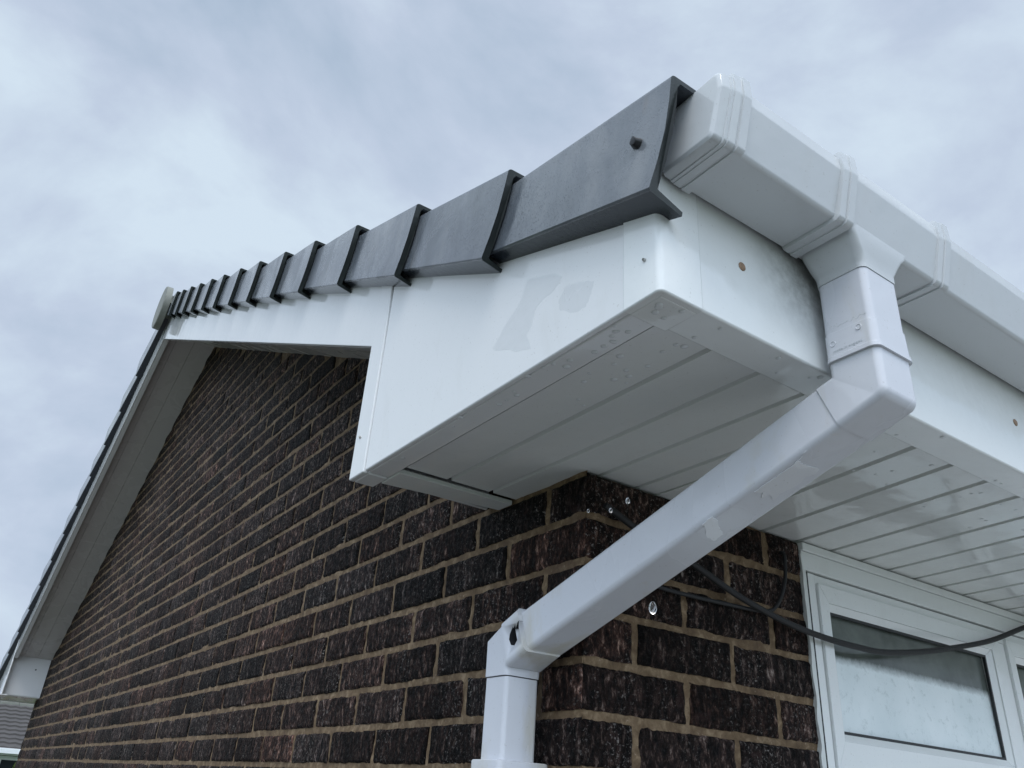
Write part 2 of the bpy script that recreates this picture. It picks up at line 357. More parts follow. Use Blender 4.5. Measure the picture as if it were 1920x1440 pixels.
# eaves wall with its window opening
WX0, WX1, WZ0, WZ1 = .5576, 2.02, -1.35, -.052
e_ = MB()
for r in range(0, 28):
    zt, zb_ = joint_z(r) - .0062, joint_z(r + 1) + .0062
    if r == 0: pass
    per = [0] + [(.1075 if r % 2 == 0 else .22) + .225 * i for i in range(36)]
    for i in range(len(per) - 1):
        a, b2 = per[i] + (.0062 if i else 0), per[i + 1] - .0062
        if zt > WZ0 and zb_ < 0:
            if a > .52 and b2 < WX1 + .02: continue
            if a < .54 < b2: b2 = .545 + .006 * n3(r * 1.7, 3, 2)
            if a < WX1 < b2: a = WX1 + .01
            if .5 < a < WX1: continue
            if b2 - a < .02: continue
        sd_ += 1; near = a < .55 and zt > -.65
        brick(e_, 'e', a, b2, zb_ + random.uniform(-.001, .001), zt + random.uniform(-.001, .001), (34 if b2 - a > .13 else 18) if near else 4, 12 if near else 2, corner0=(i == 0), seed=sd_ + 5000)
# the course above joint 0, half hidden by the soffit
for i in range(3):
    a, b2 = ([0, .2268, .4518][i], [.2132, .4382, .545][i])
    sd_ += 1; brick(e_, 'e', a, b2, joint_z(0) + .0062, .003, 34, 10, corner0=(i == 0), seed=sd_ + 7000)
mortar_grid(e_, 'e', .003, .548, -.65, .003, .007)
mortar_grid(e_, 'e', .003, .548, GZ - .05, -.65, .05)
mortar_grid(e_, 'e', WX1 + .005, 8.0, GZ - .05, .0, .08)
mortar_grid(e_, 'e', .548, WX1 + .005, GZ - .05, WZ0 - .02, .05)
e_.box(.02, .54, .02, .12, GZ - .05, .01, 1); e_.box(WX1 + .03, 8.0, .02, .12, GZ - .05, .01, 1); e_.box(.54, WX1 + .03, .02, .12, GZ - .05, WZ0 - .03, 1)
e_.build('eaves_wall', [M['brick'], M['mortar']], house, colattr=True, fixn=False, angle=60)

# ---------------------------------------------------------------- fascia, box end, bargeboards, soffits
LIP = .055; XR = 8.0
def jboard_y(mb, x0, x1, yf, z0, z1, lip=LIP, t=.009, sgn=1):
    """board facing -y (sgn=1) or +y (sgn=-1) with a return lip under it"""
    s = sgn
    prof = [(0, z1), (0, z0), (lip, z0), (lip, z0 + t * .8), (t, z0 + t * .8), (t, z1)]
    poly = [(x0, yf + s * a, z) for a, z in prof]
    mb.prism(poly, (0, 0, 0), (x1 - x0, 0, 0))
f_ = MB(); jboard_y(f_, -.2215, XR, -A_, 0, .215)
fas = f_.build('fascia', M['pvc_fascia'], house, bevel=.0035, seg=3)
f2 = MB(); jboard_y(f2, -B_ + .01, XR, W_ + A_, 0, .215, sgn=-1)
f2.build('fascia', M['pvc_fascia'], house, bevel=.0035, seg=3)
def side_board(name, y0, y1, ztop0, ztop1, lip=.047, t=.009, x=-B_, z0=0.0):
    mb = MB()
    mb.prism([(x, y0, z0), (x, y1, z0), (x, y1, ztop1), (x, y0, ztop0)], (0, 0, 0), (t, 0, 0))
    mb.box(x + t, x + lip, y0, y1, z0, z0 + t * .8)
    return mb.build(name, M['pvc'], house, bevel=.003, seg=3)
top = lambda y: barge_z(y) + .20
YS = .2585                                     # joint between box board and its end trim
bxb = side_board('box_board', -.4065, YS - .0016, top(-.4065), top(YS))
# end trim of the box: strip carried down from the bargeboard
def end_trim(y0, y1, sgn):
    mb = MB(); x = -B_ - .0018
    mb.prism([(x, y0, -.0015), (x, y1, -.0015), (x, y1, top(y1)), (x, y0, top(y0))], (0, 0, 0), (.011, 0, 0))
    mb.box(x + .011, -B_ + .047, min(y0, y1), max(y0, y1), -.0015, .007)
    return mb.build('box_end_trim', M['pvc'], house, bevel=.003, seg=3)
tr = end_trim(YS + .0016, .3185, 1)
# corner trim, rounded, wrapping fascia and box board
c_ = MB(); cx0, cx1, cy0, cy1 = -B_ - .0025, -.2193, -A_ - .0025, -.4045
R_ = .0085
def Lprof(z):
    P = [(cx0, cy1), ]
    for k in range(7):
        a = radians(180 + 90 * k / 6); P.append((cx0 + R_ + R_ * cos(a), cy0 + R_ + R_ * sin(a)))
    P += [(cx1, cy0), (cx1, cy0 + .011), (cx0 + .011, cy0 + .011), (cx0 + .011, cy1)]
    return [(x, y, z) for x, y in P]
c_.loft([Lprof(-.002), Lprof(.232)])
c_.box(cx0 + .009, cx1, cy0 + .009, cy1, -.002, .006)
ct = c_.build('corner_trim', M['pvc_fascia'], house, bevel=.0028, seg=3)
# bargeboards up both slopes
def barge(y0, y1, name='bargeboard'):
    mb = MB(); z = barge_z; hh = .165
    mb.prism([(-B_, y0, z(y0)), (-B_, y1, z(y1)), (-B_, y1, z(y1) + hh), (-B_, y0, z(y0) + hh)], (0, 0, 0), (.009, 0, 0))
    mb.prism([(-B_ + .009, y0, z(y0)), (-B_ + .009, y1, z(y1)), (-B_ + .009, y1, z(y1) + .008), (-B_ + .009, y0, z(y0) + .008)], (0, 0, 0), (.024, 0, 0))
    return mb.build(name, M['pvc'], house, bevel=.0025, seg=2)
bb1 = barge(.3190, HALF); bb2 = barge(HALF + .0004, W_ - .3190)
# raked soffits: tongued boards running up the slope
def raked(y0, y1):
    mb = MB(); x = -B_ + .033; t = .008
    edges = [x, x + .022, x + .103, x + .113, 0.0 + .006] 
    for k in range(3):
        a, b2 = [(-B_ + .03, -.205), (-.2035, -.108), (-.1065, .008)][k]
        mb.prism([(a, y0, roofline(y0)), (b2, y0, roofline(y0)), (b2, y0, roofline(y0) + t), (a, y0, roofline(y0) + t)], (0, 0, 0), (0, y1 - y0, roofline(y1) - roofline(y0)))
    mb.prism([(-B_ + .03, y0, roofline(y0) + t - .003), (.008, y0, roofline(y0) + t - .003), (.008, y0, roofline(y0) + t + .004), (-B_ + .03, y0, roofline(y0) + t + .004)], (0, 0, 0), (0, y1 - y0, roofline(y1) - roofline(y0)))
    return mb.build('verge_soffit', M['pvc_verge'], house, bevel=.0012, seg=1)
raked(.300, HALF); raked(HALF + .0005, W_ - .26)
# boxed-in ends: panel facing along the gable, and the far box
def box_end(y, s):
    mb = MB(); zt = roofline(y) + .01
    mb.box(-B_ + .012, -.0015, min(y, y + s * .008), max(y, y + s * .008), 0.0095, zt)
    return mb.build('box_end_panel', M['pvc'], house, bevel=.0015)
box_end(.305, -1); pe = box_end(W_ - .2534, 1)
side_board('box_board', W_ - .2480, W_ + A_, top(W_ - .2534), top(W_ + A_))
tf = end_trim(W_ - .3175, W_ - .2495, -1)
fs_ = MB(); fs_.box(-B_ + .045, -.0015, W_ - .245, W_ + A_ - .01, .004, .010); fs_.build('box_soffit', M['pvc_soffit'], house)
# tapering rail that closes the underside of the near box
r_ = MB(); r_.prism([(-.2348, .2165, -.0022), (-.0015, .2130, -.0022), (-.0015, .2570, -.0022), (-.2348, .2870, -.0022)], (0, 0, 0), (0, 0, .0090))
r_.build('closing_rail', M['pvc_soffit'], house, bevel=.0015)
# eaves soffit: tongue-and-groove boards across the eaves; groove profile extruded along y (slightly skewed towards the right)
def soffit(name, xs0, skew, x_from, x_to, y0, y1, gw=.0095, gd=.006, zz=.0060):
    mb = MB(); xs = [x for x in xs0 if x_from < x < x_to]; prof = [(x_from, zz)]
    for x in xs:
        prof += [(x - gw / 2, zz), (x - gw / 2 + .0012, zz + gd), (x + gw / 2 - .0012, zz + gd), (x + gw / 2, zz)]
    prof += [(x_to, zz), (x_to, zz + .012), (x_from, zz + .012)]
    def sh(x, y): return x + skew * (y + .41) * (1 if x_from < x < x_to or skew == 0 else (1 if x == x_to else 0))
    a = [(sh(x, y0), y0, z) for x, z in prof]; b2 = [(sh(x, y1), y1, z) for x, z in prof]
    mb.loft([a, b2]); return mb.build(name, M['pvc_soffit'], house, angle=20)
soffit('box_soffit', [-.141, -.052, .035, .118], 0, -.2265, .165, -.4015, .2090, zz=.0085)
soffit('eaves_soffit', [.2825 + .0985 * k for k in range(70)], .155, .1655, XR - .2, -.4075, .03, gw=.0132, gd=.010)
fs2 = MB(); fs2.box(0, XR, W_ - .02, W_ + A_ - .01, .004, .012); fs2.build('eaves_soffit', M['pvc_soffit'], house)
# timber-black lining above the gutter so no light leaks
# screws
def screw(pos, nrm, r=.0045, mat='rust', parent=None, h=.0018, name='screw'):
    mb = MB(); nrm = Vector(nrm).normalized(); a = nrm.orthogonal().normalized(); b2 = nrm.cross(a); pos = Vector(pos)
    n = 14
    mb.loft([[pos + nrm * hh + a * rr * cos(2 * pi * k / n) + b2 * rr * sin(2 * pi * k / n) for k in range(n)] for hh, rr in ((-.002, r), (h * .5, r), (h, r * .72), (h * .55, r * .5), (h * .5, r * .1))])
    return mb.build(name, M[mat], parent)
screw((-.1463, -A_, .0927), (0, -1, 0), .0058, 'rust', fas); screw((.4860, -A_, .0890), (0, -1, 0), .0058, 'rust', fas)
for k in range(2, 12): screw((.486 + .62 * (k - 1), -A_, .09), (0, -1, 0), .0058, 'rust', fas)

# ---------------------------------------------------------------- roof, dry verge, ridge end
S_ = Vector((0, cos(TH), sin(TH))); NN = Vector((0, -sin(TH), cos(TH)))
X0 = -.320
def vz(y): return .2695 + MS * y
rf = MB()
def roof_side(mir):
    c0 = vz(0) + .146 * cos(TH) + .146 * sin(TH) * MS
    ys = [-.50] + [-.152 + .307 * i for i in range(12)] + [HALF]
    for i in range(len(ys) - 1):
        y0, y1 = ys[i], ys[i + 1]; P = []
        for y, dz in ((y0, -.004), (y1, -.022), (y1, -.05), (y0, -.03)):
            z = c0 + MS * y + dz
            if i == 0 and y == y0: z += .045
            P.append((-.245, W_ - y if mir else y, z))
        rf.prism(P, (0, 0, 0), (XR + .24, 0, 0))
roof_side(False); roof_side(True)
rf.box(-.20, XR, -.452, -.42, .19, .232); rf.box(-.20, XR, W_ + .42, W_ + .452, .19, .232)
roof = rf.build('roof', M['tile'], house)
def verge_unit(p0, p1, up0, up1, lab=None, taper=.0145, mir=False, rim=True):
    """p0 lower end, p1 upper end (y,z) of the bottom outer edge; up vectors give the face height"""
    mb = MB(); H = .146
    def section(p, up, ins, lift, wall=.011, bow=0.0):
        p = Vector((0, p[0], p[1])); u = Vector((0, *up)).normalized(); xo = X0 + ins; h = H - ins * 2.3; base = p + u * lift
        R = .007; o = []
        def P(x, n): return base + u * n + Vector((x, 0, 0)) - S_ * (bow * sin(pi * max(0, min(1, n / .146))))
        o = [P(-.268, -.008), P(xo + .003, 0), P(xo, .003)]
        o += [P(xo, h * .25), P(xo, h * .5), P(xo, h * .75), P(xo + .0006, h - R)]
        for k in range(1, 5):
            a = radians(180 - 90 * k / 4); o.append(P(xo + R + R * cos(a), h - R + R * sin(a)))
        o += [P(-.205, h), P(-.205, h - .006), P(xo + wall + .004, h - .006), P(xo + wall, h - .012), P(xo + wall, h * .75), P(xo + wall, h * .5), P(xo + wall, h * .25), P(xo + wall, .006), P(-.268, -.003)]
        return o
    a = section(p0, up0, 0.0, 0.0, .0112, .0085); b2 = section(p1, up1, taper, taper * .95, .003)
    m_ = [x.lerp(y, .06) for x, y in zip(a, b2)]
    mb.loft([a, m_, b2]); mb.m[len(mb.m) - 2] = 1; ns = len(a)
    for q in (0, ns): mb.m[q] = 2                # underside web, its shade painted in as a darker plastic
    if mir: mb.v = [(x, W_ - y, z) for x, y, z in mb.v]
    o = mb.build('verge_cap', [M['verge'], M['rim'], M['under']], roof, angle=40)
    if lab: o['label'] = lab
    return o
ylow = [-.485, -.140, .174, .495, .795, 1.084, 1.387, 1.687, 1.988, 2.266, 2.552, 2.826, 3.084, 3.329, 3.585]
UP = (-MS * .9, 1.0)
for k in range(len(ylow) - 1):
    y0, y1 = ylow[k], ylow[k + 1] + .012
    jr = random.Random(k + 40); y0 += jr.uniform(-.004, .004) if k > 1 else 0
    p0 = (y0, vz(y0) + jr.uniform(-.003, .002)) if k else (y0, .0985); up0 = UP if k else (-.28, 1)
    verge_unit(p0, (y1, vz(y1)), up0, UP, lab='lowest verge cap, tilted flatter with an open end by the gutter' if k == 0 else None)
yl = [-.483 + .3 * i for i in range(14)]
yl[-1] = 3.56
for k in range(len(yl) - 1):
    y0, y1 = yl[k], yl[k + 1] + .012
    verge_unit((y0, vz(y0)), (y1, vz(y1)), UP, UP, mir=True)
# starter cover over the upper end of the lowest cap
st = MB(); q0, q1 = Vector((X0 - .0022, -.178, 0)), Vector((X0 - .0022, -.146, 0))
# little lug on the lowest cap
lug = MB(); lug.loft([rrect((X0 + .002, -.468, .178), (0, .8, .6), (0, -.6, .8), .016, .013, .005), rrect((X0 - .006, -.468, .178), (0, .8, .6), (0, -.6, .8), .011, .009, .004), rrect((X0 - .008, -.470, .180), (0, .8, .6), (0, -.6, .8), .005, .004, .0018)])
lug.build('lug', M['gasket'], roof)
# ridge end cap
rc = MB(); cy, cz, ra = HALF - .005, 1.965, .132
def disc(x, r, flat=.17):
    P = []
    for k in range(40):
        a = 2 * pi * k / 40; P.append((x, cy + r * cos(a), cz + r * sin(a)))
    return P
rc.loft([disc(-.352, ra * .86), disc(-.354, ra * .96), disc(-.350, ra * 1.0), disc(-.318, ra * 1.01)])
rc.build('ridge_end_cap', M['ridge'], roof, angle=50)
rt = MB()
for i in range(18):
    x0 = -.318 + .45 * i
    def half(x, r): return [(x, cy + r * cos(pi * k / 16), cz - .02 + r * .75 * sin(pi * k / 16)) for k in range(17)] + [(x, cy, cz - .05)]
    rt.loft([half(x0, ra * 1.0), half(x0 + .455, ra * .96)])
rt.build('ridge_tiles', M['ridge'], roof, angle=50)

# ---------------------------------------------------------------- window in the eaves wall
win = bpy.data.objects.new('window', None); COL.objects.link(win); win.parent = house
GX0, GX1, GZ0, GZ1 = .6270, 1.2080, -.3385, -.1180
fr = MB(); FY = .012
def hbar(x0, x1, z0, z1, y0, y1): fr.box(x0, x1, y0, y1, z0, z1)
# outer frame
hbar(.5590, .5830, WZ0, -.0525, -.001, .07); hbar(WX1 - .03, WX1, WZ0, -.0525, -.001, .07)
hbar(.5832, WX1 - .0302, -.080, -.0525, .0005, .07); hbar(.5832, WX1 - .0302, WZ0, WZ0 + .05, .0005, .07)
hbar(1.2560, 1.2930, WZ0 + .0502, -.0802, .0005, .07); hbar(.5832, 1.2558, -.445, -.4060, .0005, .07); hbar(1.2932, WX1 - .0302, -.445, -.4060, .0005, .07)
fr_o = fr.build('frame', M['pvc_frame'], win, bevel=.002, seg=2)
def sash(x0, x1, z0, z1, gx0, gx1, gz0, gz1, y=-.006, name='sash'):
    global fr
    mb = MB()
    # mitred sash: four trapezoids, then a sloping bead in front of the glass
    O = [(x0, z0), (x1, z0), (x1, z1), (x0, z1)]; I = [(gx0 - .014, gz0 - .014), (gx1 + .014, gz0 - .014), (gx1 + .014, gz1 + .014), (gx0 - .014, gz1 + .014)]
    G = [(gx0, gz0), (gx1, gz0), (gx1, gz1), (gx0, gz1)]
    for k in range(4):
        j = (k + 1) % 4; m_ = .0004
        def pt(c, yy): return (c[0], yy, c[1])
        vs = [pt(O[k], y), pt(O[j], y), pt(I[j], y), pt(I[k], y), pt(O[k], y + .045), pt(O[j], y + .045), pt(I[j], y + .045), pt(I[k], y + .045)]
        mb.add(vs, [(0, 1, 2, 3), (4, 7, 6, 5), (0, 4, 5, 1), (1, 5, 6, 2), (2, 6, 7, 3), (3, 7, 4, 0)])
        vs = [pt(I[k], y + .003), pt(I[j], y + .003), pt(G[j], y + .013), pt(G[k], y + .013), pt(I[k], y + .04), pt(I[j], y + .04), pt(G[j], y + .04), pt(G[k], y + .04)]
        mb.add(vs, [(0, 1, 2, 3), (4, 7, 6, 5), (0, 4, 5, 1), (1, 5, 6, 2), (2, 6, 7, 3), (3, 7, 4, 0)])
    s_ = mb.build(name, M['pvc_frame'], win, bevel=.0012, seg=2)
    gk = MB(); gy = y + .0125
    for (a, b2, c, d) in ((gx0 - .002, gx1 + .002, gz1 - .0045, gz1 + .002), (gx0 - .002, gx1 + .002, gz0 - .002, gz0 + .0045)): gk.box(a, b2, gy, gy + .006, c, d)
    for (a, b2) in ((gx0 - .002, gx0 + .0015), (gx1 - .0045, gx1 + .002)): gk.box(a, b2, gy, gy + .006, gz0 + .0046, gz1 - .0046)
    gk.build('gasket', M['gasket'], win)
    p = MB(); tilt = math.tan(radians(1.2)) * (gz1 - gz0)
    p.add([(gx0 - .001, gy + .006 - 0, gz0 - .001), (gx1 + .001, gy + .006, gz0 - .001), (gx1 + .001, gy + .006 + tilt, gz1 + .001), (gx0 - .001, gy + .006 + tilt, gz1 + .001),
           (gx0 - .001, gy + .011, gz0 - .001), (gx1 + .001, gy + .011, gz0 - .001), (gx1 + .001, gy + .011 + tilt, gz1 + .001), (gx0 - .001, gy + .011 + tilt, gz1 + .001)],
          [(0, 1, 2, 3), (4, 7, 6, 5), (0, 4, 5, 1), (1, 5, 6, 2), (2, 6, 7, 3), (3, 7, 4, 0)])
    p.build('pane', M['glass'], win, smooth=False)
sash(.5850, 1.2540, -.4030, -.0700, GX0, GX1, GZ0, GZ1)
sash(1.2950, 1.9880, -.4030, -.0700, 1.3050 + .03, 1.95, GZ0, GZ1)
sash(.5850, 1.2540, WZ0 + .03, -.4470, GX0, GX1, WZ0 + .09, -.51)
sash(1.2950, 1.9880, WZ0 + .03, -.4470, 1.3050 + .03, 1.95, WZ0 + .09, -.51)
td = MB(); td.box(.5440, WX1 + .01, -.004, .03, -.0500, -.0130); td.box(.5440, WX1 + .01, -.009, .03, -.0125, .0034)
td.build('head_trim', M['pvc_frame'], house, bevel=.0015)
# ragged sealant / render edge between brick and frame
sl = MB(); P = []
nn = 90
for i in range(nn + 1):
    z = -.02 - (1.3) * i / nn
    P.append((.5415 + .0045 * n3(z * 26, 2, 5) + .003 * n3(z * 90, 1, 1) + .002 * sin(z * 84), z))
vs = []
for x, z in P: vs += [(x, -.0045 + .001 * n3(x, z * 40, 1), z), (.5540, -.003, z), (x + .002, .012, z), (.5540, .012, z)]
fs = []
for i in range(nn):
    a = i * 4; b2 = a + 4
    fs += [(a, a + 1, b2 + 1, b2), (a, b2, b2 + 2, a + 2), (a + 1, a + 3, b2 + 3, b2 + 1)]
sl.add(vs, fs); gp_ = MB(); gp_.box(.5543, .5588, -.0026, .02, -1.3, -.052); gp_.build('shadow_gap', M['gasket'], house)
sl.build('sealant', M['silicone'], house, fixn=False)

# ---------------------------------------------------------------- gutter
gut = thing('gutter', 'white square plastic gutter with stop end running along the fascia above the downpipe', 'gutter', (0, -.51, .15))
def gprof(x, o=0.0, top=.0, front=0.0):
    """outer outline of the gutter (y,z), offset outward by o, from back top round to front top"""
    P = [(-.4645 + o * .0, .232 + top), (-.4650 + o * .0, .157 - o)]
    R = .006
    P = [(-.4645, .232 + top), (-.4655, .160), (-.4690, .1535 - o)]
    fy = -.5455 - o
    for k in range(6):
        a = radians(-90 - 78 * k / 5); P.append((fy + .007 + (.007 + o * .2) * cos(a), .1605 - o + .007 * sin(a)))
    P += [(-.5612 - o, .2135), (-.5618 - o, .2160), (-.5612 - o, .2325 + top), (-.5575 - o, .2365 + top)]
    return [(x, y, z) for y, z in P]
def inner(x, o):
    return [(x, -.5540 + o * 0, .2345), (x, -.5545, .226), (x, -.5405, .158), (x, -.4715, .158), (x, -.4680, .162), (x, -.4672, .232)]
ch = MB()
ch.loft([gprof(-.270) + inner(-.270, 0), gprof(XR) + inner(XR, 0)])
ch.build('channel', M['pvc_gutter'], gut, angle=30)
def strap(x0, x1, name='bracket', o=.0062):
    mb = MB(); w1 = x0 + (x1 - x0) * .42
    secs = [(x0, .0004), (x0 + .001, o * .72), (w1 - .001, o * .80), (w1, o * .68), (w1 + .0018, o * .68), (w1 + .0024, o), (x1 - .0015, o), (x1, .0004)]
    mb.loft([gprof(x, oo, top=.0025 + oo * 1.2) + [(x, -.5535, .2365 + .0025 + oo * 1.2), (x, -.5520, .229), (x, -.470, .229), (x, -.4643, .234)] for x, oo in secs])
    return mb.build(name, M['pvc_gutter'], gut, angle=32)
# stop end
ec = MB()
def esec(x, o, k, t_): 
    P = gprof(x, o, .002) + [(x, -.552, .2383), (x, -.470, .236)]
    return [(x, (y + .511) * k - .511, (z - .195) * t_ + .195) for _, y, z in P]
ec.loft([esec(-.2640, .0034, 1, 1), esec(-.2690, .0034, 1, 1), esec(-.2695, .0018, 1, 1), esec(-.2770, .0016, .995, .995), esec(-.2810, .0010, .975, .975), esec(-.2832, .0, .935, .93), esec(-.2838, .0, .885, .88)])
ec.build('end_cap', M['pvc_gutter'], gut, angle=27)
strap(-.2655, -.2385)
strap(-.0730, -.0460); strap(.1330, .1600)
for k in range(8): strap(.95 + .8 * k, .977 + .8 * k)
ot = MB()
ot.loft([gprof(-.0465, .0018) + [(-.0465, -.553, .236), (-.0465, -.467, .236)], gprof(.1335, .0018) + [(.1335, -.553, .236), (.1335, -.467, .236)]])
PX0, PX1, PY0, PY1 = -.0205, .0495, -.5400, -.4740
def rr4(x0, x1, y0, y1, z, r): return rrect(((x0 + x1) / 2, (y0 + y1) / 2, z), (1, 0, 0), (0, 1, 0), x1 - x0, y1 - y0, r, 5)
ot.loft([rr4(-.0440, .0760, -.5485, -.4690, .1640, .008), rr4(-.0430, .0700, -.5480, -.4695, .1535, .008), rr4(-.0400, .0620, -.5468, -.4700, .1450, .009), rr4(-.0310, .0545, -.5440, -.4715, .1310, .010),
         rr4(-.0235, .0510, -.5412, -.4730, .1215, .010), rr4(PX0 - .001, PX1 + .001, PY0 - .001, PY1 + .001, .1105, .009)], cap0=False)
ot.build('outlet', M['pvc_gutter'], gut, angle=55)

# ---------------------------------------------------------------- downpipe with its swan neck
dp = thing('downpipe', 'white square downpipe with swan neck running from gutter outlet back to the gable wall', 'downpipe', (-.053, .105, GZ))
so = MB()
so.loft([rr4(PX0, PX1, PY0, PY1, .1100, .009), rr4(PX0, PX1, PY0, PY1, .0385, .009), rr4(PX0 - .0012, PX1 + .0012, PY0 - .0012, PY1 + .0008, .0375, .010),
         rr4(PX0 - .0020, PX1 + .0020, PY0 - .0018, PY1 + .0008, .0060, .010), rr4(PX0 - .0034, PX1 + .0034, PY0 - .0030, PY1 + .001, .0048, .011), rr4(PX0 - .0036, PX1 + .0036, PY0 - .0032, PY1 + .001, -.0005, .011)])
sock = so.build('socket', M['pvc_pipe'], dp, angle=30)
TP = .404; PH = math.atan(TP); thk = .0655
YB, ZBK = -.5400, -.0600      # outer lower corner of the upper bend
def under(y): return ZBK - TP * (y - YB)
def upper(y): return under(y) + thk / cos(PH)
def ring(fp, bp, xc, wd, r=.008):
    f3, b3 = Vector((xc, *fp)), Vector((xc, *bp)); d = b3 - f3
    return rrect((f3 + b3) / 2, (1, 0, 0), d.normalized(), wd, d.length, r, 5)
XU = (PX0 + PX1) / 2; WU = PX1 - PX0 - .001
rad = .013; dl = rad * math.tan((pi / 2 - PH) / 2)
cc = (YB + rad, ZBK + dl)
front = [(YB, -.0004), (YB, -.030)] + [(cc[0] - rad * cos(a), cc[1] - rad * sin(a)) for a in [(pi / 2 - PH) * k / 7 for k in range(8)]]
yj = -.4805; jf = (yj, under(yj)); jb = (yj + thk * sin(PH), under(yj) + thk * cos(PH))
front += [jf]
zi = upper(PY1)
back = [(PY1, -.0004), (PY1, zi * .55)] + [(PY1 + .00005 * k, zi - .0001 * (k - 4)) for k in range(8)] + [jb]
def xs(y): return XU + (-.0535 - XU) * max(0, (y + .50)) / .60
ub = MB(); ub.loft([ring(f, b2, xs((f[0] + b2[0]) / 2), WU, .009) for f, b2 in zip(front, back)])
ub.build('upper_bend', M['pvc_pipe'], dp, angle=45)
sp = MB(); rings = []
for k in range(3):
    y = yj + .0006 + (.045 - yj) * k / 2
    rings.append(ring((y, under(y) + .0010), (y + thk * sin(PH), under(y) + thk * cos(PH) - .0010), xs(y + .012), WU - .003, .008))
sp.loft(rings); sp.build('sloping_pipe', M['pvc_pipe'], dp, angle=45)
LX = -.0535; LW = .0640; LY0, LY1 = .0735, .1345
lb = MB()
yc = .028
zb2 = -.3065
path = [((yc, under(yc) - .0022), (yc + thk * sin(PH) + .001, under(yc) + thk * cos(PH) + .0025), LX + .001, .0700),
        ((LY0 - .002, under(LY0) - .0022), (.0925, upper(.0925) + .0022), LX, .0700),
        ((LY0 - .001, under(LY0) - .0005), (.0935, upper(.0935) + .0005), LX, .0660),
        ((LY0, zb2 - .0055), (LY1, -.2660), LX, .0650), ((LY0, zb2 - .0090), (LY1, -.2740), LX, .0650), ((LY0, -.3210), (LY1, -.3210), LX, .0650)]
lb.loft([ring(f, b2, x, wd, .008) for f, b2, x, wd in path])
lbo = lb.build('lower_bend', M['pvc_pipe'], dp, angle=30)
# broken-out hole in the bend's collar, cut with a ragged prism; shade inside painted dark
import bmesh
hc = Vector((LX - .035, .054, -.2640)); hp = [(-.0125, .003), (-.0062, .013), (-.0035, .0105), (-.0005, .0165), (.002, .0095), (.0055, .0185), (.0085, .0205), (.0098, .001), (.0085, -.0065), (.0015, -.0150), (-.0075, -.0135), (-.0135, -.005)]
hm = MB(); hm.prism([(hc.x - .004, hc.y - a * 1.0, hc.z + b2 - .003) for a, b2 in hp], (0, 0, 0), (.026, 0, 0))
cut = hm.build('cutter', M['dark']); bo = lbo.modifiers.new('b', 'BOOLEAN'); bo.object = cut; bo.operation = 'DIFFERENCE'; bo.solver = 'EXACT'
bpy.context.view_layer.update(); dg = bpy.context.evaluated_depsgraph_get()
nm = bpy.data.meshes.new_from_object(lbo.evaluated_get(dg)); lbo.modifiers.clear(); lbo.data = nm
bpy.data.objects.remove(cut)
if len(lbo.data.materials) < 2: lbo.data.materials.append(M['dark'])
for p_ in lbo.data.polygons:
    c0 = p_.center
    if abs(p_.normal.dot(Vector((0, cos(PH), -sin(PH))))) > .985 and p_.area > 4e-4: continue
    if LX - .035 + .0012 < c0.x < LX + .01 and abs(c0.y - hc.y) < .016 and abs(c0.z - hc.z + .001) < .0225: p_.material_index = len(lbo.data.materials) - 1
lp = MB()
lp.loft([rr4(LX - .0305, LX + .0305, LY0 + .0015, LY1 - .0015, -.3225, .007), rr4(LX - .0305, LX + .0305, LY0 + .0015, LY1 - .0015, GZ, .007)])
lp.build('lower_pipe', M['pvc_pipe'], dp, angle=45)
for zc in (-.4360, -1.55):
    cl = MB()
    cl.loft([rrect((LX / 2 - .0225, .104, z), (1, 0, 0), (0, 1, 0), .0900 - .0022 * q, .0790 - .003 * q, .009) for z, q in ((zc, 1), (zc - .0015, 0), (zc - .030, 0), (zc - .0315, 1))])
    cl.build('pipe_clip', M['pvc_pipe'], dp, angle=45)
# marks on the socket's side: faint handwriting and small moulded lettering
fc = bpy.data.curves.new('moulded_text', 'FONT'); fc.body = 'made in england'; fc.size = .0056; fc.extrude = .00008; fc.align_x = 'LEFT'; fc.space_character = 1.05
fo = bpy.data.objects.new('moulded_text', fc); COL.objects.link(fo)
Mt = Matrix(((0, 0, -1, PX0 - .00212), (-1, 0, 0, -.4865), (0, 1, 0, .0098), (0, 0, 0, 1)))
bpy.context.view_layer.update(); dg = bpy.context.evaluated_depsgraph_get()
me = bpy.data.meshes.new_from_object(fo.evaluated_get(dg)); bpy.data.objects.remove(fo); me.transform(Mt)
to = bpy.data.objects.new('moulded_lettering', me); COL.objects.link(to); me.materials.clear(); me.materials.append(M['pencil']); to.parent = sock
hw = MB(); pts = []
for i in range(90):
    t_ = i / 89
    pts.append((PX0 - .0016 - .0, -.4770 - .052 * t_, .0430 + .0045 * sin(t_ * 38) * (.5 + .5 * sin(t_ * 9 + 1)) * (1.2 - t_) + (.006 if i < 6 else 0)))
tube(hw, [(PX0 - .00002, y - .004, z + .002) for _, y, z in pts], .0002, 5)
hw.build('handwriting', M['pencil'], sock)
for (yy, zz) in ((-.4870, .0225), (-.5225, .0305)):
    mb = MB(); n = 20
    mb.loft([[(PX0 - .0015 + h_, yy + rr_ * cos(2 * pi * k / n), zz + rr_ * sin(2 * pi * k / n)) for k in range(n)] for h_, rr_ in ((0.0, .0040), (-.0009, .0037), (-.0009, .0030), (-.0003, .0026))])
    mb.build('moulding_disc', M['pvc_pipe'], sock)

